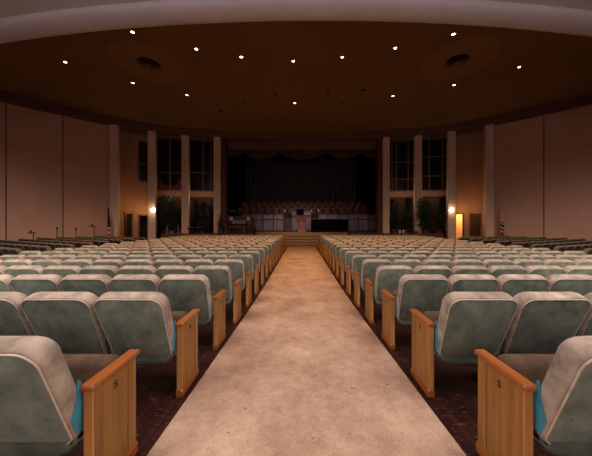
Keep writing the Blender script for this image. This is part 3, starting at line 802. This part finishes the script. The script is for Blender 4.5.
for s, lab in ((-1, 'glowing wall lamp on the organ-side column beside the tall tree'), (1, 'glowing wall lamp on the piano-side column beside the lit doorway')):
    x, y, w = COLS[1]
    px = 152.5 if s < 0 else 450.5
    X, Y, Z = at(px, 16.12, 210)
    r = thing('wall_lamp', lab, 'wall lamp', (X, Y, Z), 0, 'lamps on the columns')
    mb = MB(); mb.box(-.05, .05, .02, .14, -.08, .08, bev=.01); mb.build('bracket', M['brass'], r)
    mb = MB(); mb.lathe([(.05, -.12), (.10, -.08), (.12, 0), (.10, .08), (.05, .12)], 16); mb.build('lamp_shade', M['sconce'], r, True)
    for j, (dx, dy, dz, e) in enumerate(((s*1.2, 1.05, .0, 20),)):
        l = bpy.data.lights.new('niche_fill', 'POINT'); l.energy = e; l.color = (1, .55, .22); l.shadow_soft_size = .1  # sconce glow carried by an added lamp hidden inside the niche
        o = bpy.data.objects.new('niche_fill', l); COL.objects.link(o); o.location = (X+dx, Y+dy, Z+dz)

# ------------------------------------------------------------------ ceiling fittings
HC = 6.45
LIGHTS = [(64, 62), (131, 32), (132, 83), (195, 49), (186, 95), (240, 57), (292, 61), (294, 103), (341, 57), (394, 48), (392, 96), (452, 34), (453, 85), (518, 67)]
LN = ['nearest the organ-side wall', 'closest to the white ceiling lip on the organ side', 'just below the organ-side ring vent', 'between the organ-side ring vent and the white lip', 'toward the stage on the organ side', 'second toward the centre from the organ-side vent',
      'at the middle of the long front row', 'alone above the stage opening at the centre', 'next to the middle one on the piano side', 'between the centre and the piano-side ring vent', 'toward the stage on the piano side', 'closest to the white ceiling lip on the piano side',
      'just below the piano-side ring vent', 'nearest the piano-side wall']
proto = None
for (px, py), ln in zip(LIGHTS, LN):
    d = F*HC/(VY-py); x, y, _ = at(px, d)
    lab = 'small glowing recessed ceiling light, '+ln
    if proto is None:
        proto = thing('ceiling_light', lab, 'ceiling light', (x, y, EYE+HC), 0, 'recessed lights in the dark ceiling')
        mb = MB(); mb.lathe([(.052, -.012), (.09, -.012), (.095, -.0005), (.052, -.0005)], 20, cap=False); mb.build('trim_ring', M['cornice'], proto, True)
        mb = MB(); mb.lathe([(.004, -.012), (.035, -.011), (.052, -.001)], 20); mb.build('bulb', M['lamp'], proto, True)
    else: dup(proto, (x, y, EYE+HC), 0, lab)
    l = bpy.data.lights.new('downlight', 'SPOT'); l.energy = 420; l.color = (1, .56, .26); l.spot_size = math.radians(105); l.spot_blend = .8; l.shadow_soft_size = .08
    o = bpy.data.objects.new('downlight', l); COL.objects.link(o); o.location = (x, y, EYE+HC-.06)
for px, py, side in ((148, 64, 'organ'), (456, 61, 'piano')):
    d = F*HC/(VY-py); x, y, _ = at(px, d)
    r = thing('ceiling_vent', 'round ringed ceiling vent in a pale disc on the %s side' % side, 'vent', (x, y, EYE+HC), 0, 'round vents in the dark ceiling')
    mb = MB(); mb.lathe([(1.35, -.001), (1.35, -.012), (.42, -.012), (.42, -.001)], 40, cap=False); mb.build('backing_disc', M['ceiling_patch'], r)
    mb = MB(); mb.lathe([(.41, -.001), (.41, -.014), (.01, -.014)], 32); mb.build('throat', M['black'], r)
    for q in (.38, .27, .16, .07):
        mb = MB(); mb.lathe([(q-.055, -.02), (q-.02, -.045), (q-.015, -.045), (q-.05, -.015)], 32, cap=False); mb.build('ring', M['ceiling_patch'], r, True)
for px, py, rr, ln in ((220, 111, .10, 'farthest toward the organ side'), (243, 101, .07, 'second from the organ side'), (274, 94, .08, 'left of the centre light'), (327, 93, .08, 'right of the centre light'), (342, 102, .06, 'second from the piano side, lowest'), (362, 90, .10, 'farthest toward the piano side')):
    d = F*HC/(VY-py); x, y, _ = at(px, d)
    r = thing('ceiling_spot', 'small unlit dark round ceiling fixture, '+ln, 'ceiling fixture', (x, y, EYE+HC), 0, 'unlit fixtures in the dark ceiling')
    mb = MB(); mb.lathe([(rr*1.3, -.001), (rr*1.3, -.012), (rr, -.02), (rr, -.001)], 18, cap=False); mb.build('trim_ring', M['cornice'], r, True)
    mb = MB(); mb.lathe([(rr, -.004), (rr*.5, -.03), (.01, -.035)], 18); mb.build('lens', M['black'], r, True)

# ------------------------------------------------------------------ theatre seats
PITCH = .565; BW = .555; BL = .612; RAKE = math.radians(21)
T = Vector((0, -math.sin(RAKE), math.cos(RAKE)))        # up the back
NR = Vector((0, -math.cos(RAKE), -math.sin(RAKE)))      # out of its rear face
B0 = Vector((0, .03, .343))
def bpnt(u, v, s):                                       # s = thickness toward the front
    return tuple(B0+Vector((u, 0, 0))+T*v-NR*s)
def outline(ins, n=9, rt=.09, rb=.07):
    w = BW/2-ins; h0, h1 = ins, BL-ins; wb = w-.02; pts = []
    rt = max(rt-ins, .02); rb = max(rb-ins, .02)
    for (cx, cyy, r, a0) in ((w-rt, h1-rt, rt, 0), (-(w-rt), h1-rt, rt, PI/2), (-(wb-rb), h0+rb, rb, PI), (wb-rb, h0+rb, rb, 1.5*PI)):
        for k in range(n):
            a = a0+PI/2*k/(n-1)
            pts.append((cx+r*math.cos(a), cyy+r*math.sin(a)))
    return pts
def crown(u, v):     # slight arch of the top edge
    return v+.018*(1-(u/(BW/2))**2)*max(0, (v-.3)/.3)
def backrest_mesh(n=9):
    mb = MB(); ls = []
    for s, i in ((.0, .014), (.003, .006), (.01, .001), (.03, 0), (.07, 0), (.095, .01), (.112, .03), (.118, .07)):
        ls.append([bpnt(u, crown(u, v), s) for u, v in outline(i, n)])
    mb.loops(ls, False, True); return mb
def panel_mesh(n=9):
    mb = MB(); ls = []
    base = outline(.014, n); c = (0, BL*.5)
    for f, s in ((1, .001), (.9, -.006), (.7, -.013), (.45, -.018), (.15, -.02)):
        ls.append([bpnt(c[0]+(u-c[0])*f, crown(u*f, c[1]+(v-c[1])*f), s) for u, v in base])
    mb.loops(ls, False, True); return mb
def piping_mesh(n=9, seg=6):
    mb = MB(); mb.tube([bpnt(u, crown(u, v), -.002) for u, v in outline(.014, n)], .0045, seg, closed=True); return mb
def seam_mesh():
    mb = MB(); o = [p for p in outline(0, 9) if p[1] > .25]
    mb.tube([bpnt(u*1.003, crown(u, v)+.001, .08) for u, v in o if True], .004, 5); return mb
def rbox(mb, hx, hy, hz, r, mx, n=4):
    """rounded box"""
    ls = []
    def ring(ix, z):
        a, b = hx-ix, hy-ix; q = max(r-ix, .004); l = []
        for cx, cyy, a0 in ((a-q, b-q, 0), (-(a-q), b-q, PI/2), (-(a-q), -(b-q), PI), (a-q, -(b-q), 1.5*PI)):
            for k in range(n+1):
                t = a0+PI/2*k/n; l.append((cx+q*math.cos(t), cyy+q*math.sin(t), z))
        return l
    for k in range(n+1):
        t = PI/2*k/n; ls.append(ring(r*(1-math.sin(t)), -hz+r*(1-math.cos(t))))
    for k in range(n+1):
        t = PI/2*(1-k/n); ls.append(ring(r*(1-math.sin(t)), hz-r*(1-math.cos(t))))
    mb.loops(ls, mx=mx)
def cushion_mesh(n=4):
    mb = MB()
    mx = Matrix.Translation((0, .275, .475)) @ Matrix.Rotation(math.radians(-8), 4, 'X')
    rbox(mb, .245, .062, .175, .058, mx, n); return mb
def shell_mesh(n=12):
    mb = MB(); rows = []
    pr = [(.0, .372, 0), (-.028, .362, 0), (-.036, .335, .3), (-.03, .30, .75), (-.005, .275, 1), (.06, .262, 1), (.16, .275, .9), (.175, .33, .2), (.16, .36, 0)]
    for i in range(n+1):
        t = -1+2*i/n; f = max(0, 1-abs(t)**3)**.5
        rows.append([(t*.25, .04+y*(.35+.65*f), .362+(z-.362)*(1 if g == 0 else .12+.88*f)) for y, z, g in pr])
    mb.grid(rows); return mb
def standard_mesh():
    mb = MB()
    mb.box(-.293, -.270, .225, .28, .03, .56, bev=.006); mb.box(-.298, -.262, .14, .36, 0, .03, bev=.006)
    return mb
def arm_mesh():
    mb = MB(); mb.box(-.30, -.262, .13, .36, .56, .60, bev=.012); return mb
def shadow_gap_mesh():
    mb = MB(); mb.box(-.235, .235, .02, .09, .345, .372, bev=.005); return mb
def gusset_mesh(sx):
    mb = MB(); ls = []
    poly = [(.06, .012), (.06, .112), (.31, .112), (.16, .012)]
    for e in (-.01, .0022):
        ls.append([bpnt(sx*(BW/2-.02+.02*max(0, (v-.07))/(BL-.175)+e), v, t) for v, t in poly])
    mb.loops(ls); return mb

def make_seat(dark=0):
    r = thing('auditorium_seat', 'x', 'auditorium seat', (0, 0, 0), 0, 'velvet auditorium seats in the hall')
    backrest_mesh().build('backrest', M['shaded_beige' if dark else 'velvet_beige'], r, True)
    bp = panel_mesh().build('back_panel', M['shaded_green' if dark else 'velvet_green'], r, True)
    piping_mesh().build('piping', M['shaded_beige' if dark else 'piping'], bp, True)
    cushion_mesh().build('seat_cushion', M['velvet_brown'], r, True)
    shell_mesh().build('seat_shell', M['velvet_shell'], r, True)
    shadow_gap_mesh().build('shadow_gap', M['iron'], r)  # dark strip modelled for the shadow between back and seat shell
    standard_mesh().build('leg', M['iron'], r)
    arm_mesh().build('armrest', M['oak_cap'], r)
    for sx in (-1, 1): gusset_mesh(sx).build('side_gusset', M['teal'], r)
    return r
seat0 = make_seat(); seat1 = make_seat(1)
def buttons(r):
    bp = [c for c in r.children if c.name.startswith('back_panel')][0]
    for u, v in ((-.17, .50), (.17, .50), (0, .515), (-.19, .22), (.19, .22)):
        mb = MB(); mx = Matrix.Translation(bpnt(u, v, -.012)) @ Matrix.Rotation(PI/2-RAKE, 4, 'X')
        mb.lathe([(.0055, -.004), (.005, .003), (.002, .006)], 8, mx=mx); mb.build('button', M['blue_button'], bp)
def end_panel(r, s, letter=None, dark=0):
    """s=+1: panel on the seat's +x side"""
    x0, x1 = (s*.278, s*.323) if s > 0 else (s*.323, s*.278)
    mb = MB(); mb.box(x0, x1, .043, .362, .06, .615, bev=.005)
    # shallow groove boards on the aisle face
    xo = s*.3235
    p = mb.build('end_panel', M['red_wood' if dark else 'oak'], r)  # side-block panels take deeper wood, their shade put into the colour
    p['label'] = 'dark wooden end panel' if dark else 'golden oak end panel facing the aisle'
    mb = MB(); mb.box(x0-.002, x1+.002, .035, .045, .06, .615, bev=.003); mb.build('edge_strip', M['red_wood' if dark else 'oak_edge'], p)
    mb = MB(); mb.box(min(xo, xo+s*.003), max(xo, xo+s*.003), .285, .290, .075, .61); mb.build('groove', M['oak_cap'], p)
    mb = MB(); mb.box(x0-.008, x1+.008, -.0+.027, .372, 0, .065, bev=.008); mb.build('base_block', M['red_wood' if dark else 'oak_cap'], p)
    mb = MB(); mb.box(x0-.012, x1+.014 if s > 0 else x1+.012, +.02, .382, .614, .642, bev=.007); mb.build('arm_cap', M['red_wood' if dark else 'oak_cap'], p)
    if letter:
        c = bpy.data.curves.new('row_letter', 'FONT'); c.body = letter; c.size = .055; c.offset = .0012; c.align_x = 'CENTER'; c.extrude = .0006
        c.materials.append(M['ink'])
        tmp = bpy.data.objects.new('tmp', c); COL.objects.link(tmp); bpy.context.view_layer.update()
        me = bpy.data.meshes.new_from_object(tmp.evaluated_get(bpy.context.evaluated_depsgraph_get())); bpy.data.objects.remove(tmp)
        o = bpy.data.objects.new('row_letter', me); COL.objects.link(o); o.parent = p
        o.location = (s*.3248, .19 if s > 0 else .19, .525); o.rotation_euler = (PI/2, 0, PI/2 if s > 0 else -PI/2)
    return p
# list of places: (x, y, rz, label, aisle, letter, nearrow)
SEATS = []
def near_word(k): return 'very' if k == 0 else ordn[k]
NROW = 17; NSEAT = 11
for s, sw in ((-1, 'organ'), (1, 'piano')):
    for k in range(NROW):
        y = 1.19+.88*k; extra = 0
        for j in range(NSEAT):
            x = (1.395 if s < 0 else 1.37)+PITCH*j+(.02 if k == 0 else 0)
            edge_px = (x-.30)/(y-.1)*F
            if edge_px > 318:
                extra += 1
                if k > 5 or extra > 2: break
            if j == 0:
                lab = 'green velvet aisle seat with oak end panel, %s side, %s nearest row' % (sw, near_word(k))
            else:
                lab = 'green velvet seat, %s from the carpet on the %s side, %s nearest row' % (ordn[j], sw, near_word(k))
            SEATS.append((s*x, y, 0, lab, (-s if j == 0 else 0), {0: 'S', 1: 'R', 2: 'Q'}.get(k) if j == 0 else None, k))
    ang = math.radians(24)
    for k in range(9):
        yb = 6.3+.80*k
        for j in range(11):
            dd = .30+PITCH*j
            x = 8.0+dd*math.cos(ang); y = yb+dd*math.sin(ang)
            if (x-.3)/(y-.1)*F > 318: break
            # keep clear of the wall
            wx = None
            for a, b in zip(WALL, WALL[1:]):
                if (a[1]-y)*(b[1]-y) <= 0 and a[1] != b[1]: wx = a[0]+(b[0]-a[0])*(y-a[1])/(b[1]-a[1])
            if y > 15.0 or wx is None or x > wx-.75: break
            lab = 'dark shaded velvet seat, %s from the side aisle, %s nearest angled row, %s-side wall block' % (ordn[j], near_word(k), sw)
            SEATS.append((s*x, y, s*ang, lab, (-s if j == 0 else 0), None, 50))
SEATS.sort(key=lambda q: q[1]*q[1]+.3*q[0]*q[0])
inview = lambda q: (abs(q[0])-.3)/(q[1]-.1)*F <= 318
IN = [q for q in SEATS if inview(q)]
near, far = IN[:300]+[q for q in SEATS if not inview(q)], IN[300:]
for i, (x, y, rz, lab, ai, let, row) in enumerate(near):
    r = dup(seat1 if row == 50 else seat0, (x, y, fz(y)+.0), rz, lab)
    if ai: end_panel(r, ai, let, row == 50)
    if row <= 2: buttons(r)
def kill(o):
    for c in list(o.children): kill(c)
    bpy.data.objects.remove(o)
kill(seat0); kill(seat1)
# the remaining far seats, one object
parts = [(backrest_mesh(4), 'velvet_beige'), (panel_mesh(4), 'velvet_green'), (cushion_mesh(2), 'velvet_brown'), (shell_mesh(6), 'velvet_shell'), (standard_mesh(), 'iron')]
ep = {}
for s in (-1, 1):
    e1 = MB(); x0, x1 = (.278, .323) if s > 0 else (-.323, -.278)
    e1.box(x0, x1, 0, .38, 0, .62); e2 = MB(); e2.box(x0-.012, x1+.012, +.02, .382, .614, .642)
    ep[s] = [(e1, 'oak'), (e2, 'oak_cap')]
V = []; FC = []; MI = []; names = ['velvet_beige', 'velvet_green', 'velvet_brown', 'velvet_shell', 'iron', 'oak', 'oak_cap', 'shaded_beige', 'shaded_green', 'red_wood']
for (x, y, rz, lab, ai, let, row) in far:
    mx = Matrix.Translation((x, y, fz(y))) @ Matrix.Rotation(rz, 4, 'Z')
    for mb, mn in parts+(ep[ai] if ai else []):
        if row == 50: mn = {'velvet_beige': 'shaded_beige', 'velvet_green': 'shaded_green', 'oak': 'red_wood', 'oak_cap': 'red_wood'}.get(mn, mn)
        o = len(V); V += [tuple(mx @ Vector(p)) for p in mb.v]; FC += [tuple(i+o for i in f) for f in mb.f]; MI += [names.index(mn)]*len(mb.f)
if V:
    me = bpy.data.meshes.new('far_seats'); me.from_pydata(V, [], FC)
    for n in names: me.materials.append(M[n])
    me.polygons.foreach_set('material_index', MI)
    import bmesh
    bm = bmesh.new(); bm.from_mesh(me); bmesh.ops.recalc_face_normals(bm, faces=bm.faces); bm.to_mesh(me); bm.free()
    me.polygons.foreach_set('use_smooth', [True]*len(me.polygons))
    try: me.set_sharp_from_angle(angle=math.radians(40))
    except Exception: pass
    o = bpy.data.objects.new('far_seats', me); COL.objects.link(o)
    tag(o, 'farthest rows of faded velvet seats just below the stage', 'auditorium seats', None, 'stuff')
print('SEATS', len(near), len(far))

# ------------------------------------------------------------------ light
def area(loc, rot, sx, sy, e, c):
    l = bpy.data.lights.new('unseen_area_lamp', 'AREA'); l.shape = 'RECTANGLE'; l.size = sx; l.size_y = sy; l.energy = e; l.color = c  # unseen area lamp, not a visible fitting
    o = bpy.data.objects.new('unseen_area_lamp', l); COL.objects.link(o); o.location = loc; o.rotation_euler = rot; return o
area((-4.5, 1.2, 5.7), (0, 0, 0), 5, 3, 380, (1, .90, .85))
area((4.5, 1.2, 5.7), (0, 0, 0), 5, 3, 380, (1, .90, .85))
for sx in (-1, 1):
    l = bpy.data.lights.new('wall_fill_spot', 'SPOT'); l.energy = 5600; l.color = (1, .84, .76); l.spot_size = math.radians(74); l.spot_blend = .9; l.shadow_soft_size = .7  # unseen spots added to wash the lower side walls
    o = bpy.data.objects.new('wall_fill_spot', l); COL.objects.link(o); o.location = (sx*2.5, -4, 5.6)
    az, el = sx*math.radians(47), math.radians(36)
    o.rotation_euler = Vector((math.sin(az)*math.cos(el), math.cos(az)*math.cos(el), -math.sin(el))).to_track_quat('-Z', 'Y').to_euler()
# corridor light beyond the doorway
l = bpy.data.lights.new('corridor_light', 'POINT'); l.energy = 55; l.color = (1, .72, .36); l.shadow_soft_size = .15
o = bpy.data.objects.new('corridor_light', l); COL.objects.link(o); p = on(NB[1], NB[2], 157); o.location = (p[0]+.5, p[1]+.9, 2.5)
# unseen area strip added to lift the dim stage
area((0, 19.0, 6.0), (math.radians(38), 0, 0), 7, .3, 42, (1, .78, .74))
l = bpy.data.lights.new('stage_fill_spot', 'SPOT'); l.energy = 1000; l.color = (1, .84, .84); l.spot_size = math.radians(44); l.spot_blend = 1; l.shadow_soft_size = .15  # extra spot added near the ceiling to brighten the choir rail
o = bpy.data.objects.new('stage_fill_spot', l); COL.objects.link(o); o.location = (-.3, 13.0, 8.0)
o.rotation_euler = Vector((.1, 7.4, -6.6)).to_track_quat('-Z', 'Y').to_euler()
for sx in (-1, 1):
    for bx, by in ((9.2, 17.35), (7.2, 17.75)):
        l = bpy.data.lights.new('bay_fill', 'POINT'); l.energy = 9; l.color = (1, .66, .45); l.shadow_soft_size = .12  # added points hidden behind the columns to lift the planted bays
        o = bpy.data.objects.new('bay_fill', l); COL.objects.link(o); o.location = (sx*bx, by, 3.5)
area((0, -3.0, 3.0), (math.radians(52), 0, 0), 9, 1.0, 100, (1, .90, .84))  # unseen rear fill added for the nearest seat backs
area((0, -2.5, 4.6), (PI, 0, 0), 12, 3.4, 400, (.96, .9, 1))  # unseen upward fill added for the white ceiling and its lip

w = bpy.data.worlds.new('World'); S.world = w; w.use_nodes = True
w.node_tree.nodes['Background'].inputs[0].default_value = (.02, .013, .01, 1)
S.view_settings.view_transform = 'Standard'
S.view_settings.look = 'None'
S.view_settings.exposure = 0

cam = bpy.data.cameras.new('camera'); co = bpy.data.objects.new('camera', cam); COL.objects.link(co)
co.location = (-.05, 0, EYE); co.rotation_euler = (PI/2, 0, 0)
cam.sensor_fit = 'HORIZONTAL'; cam.sensor_width = 36; cam.lens = 36*F/592
cam.shift_x = -(VX-296)/592; cam.shift_y = (VY-228)/592
cam.clip_start = .05; cam.clip_end = 100
S.camera = co
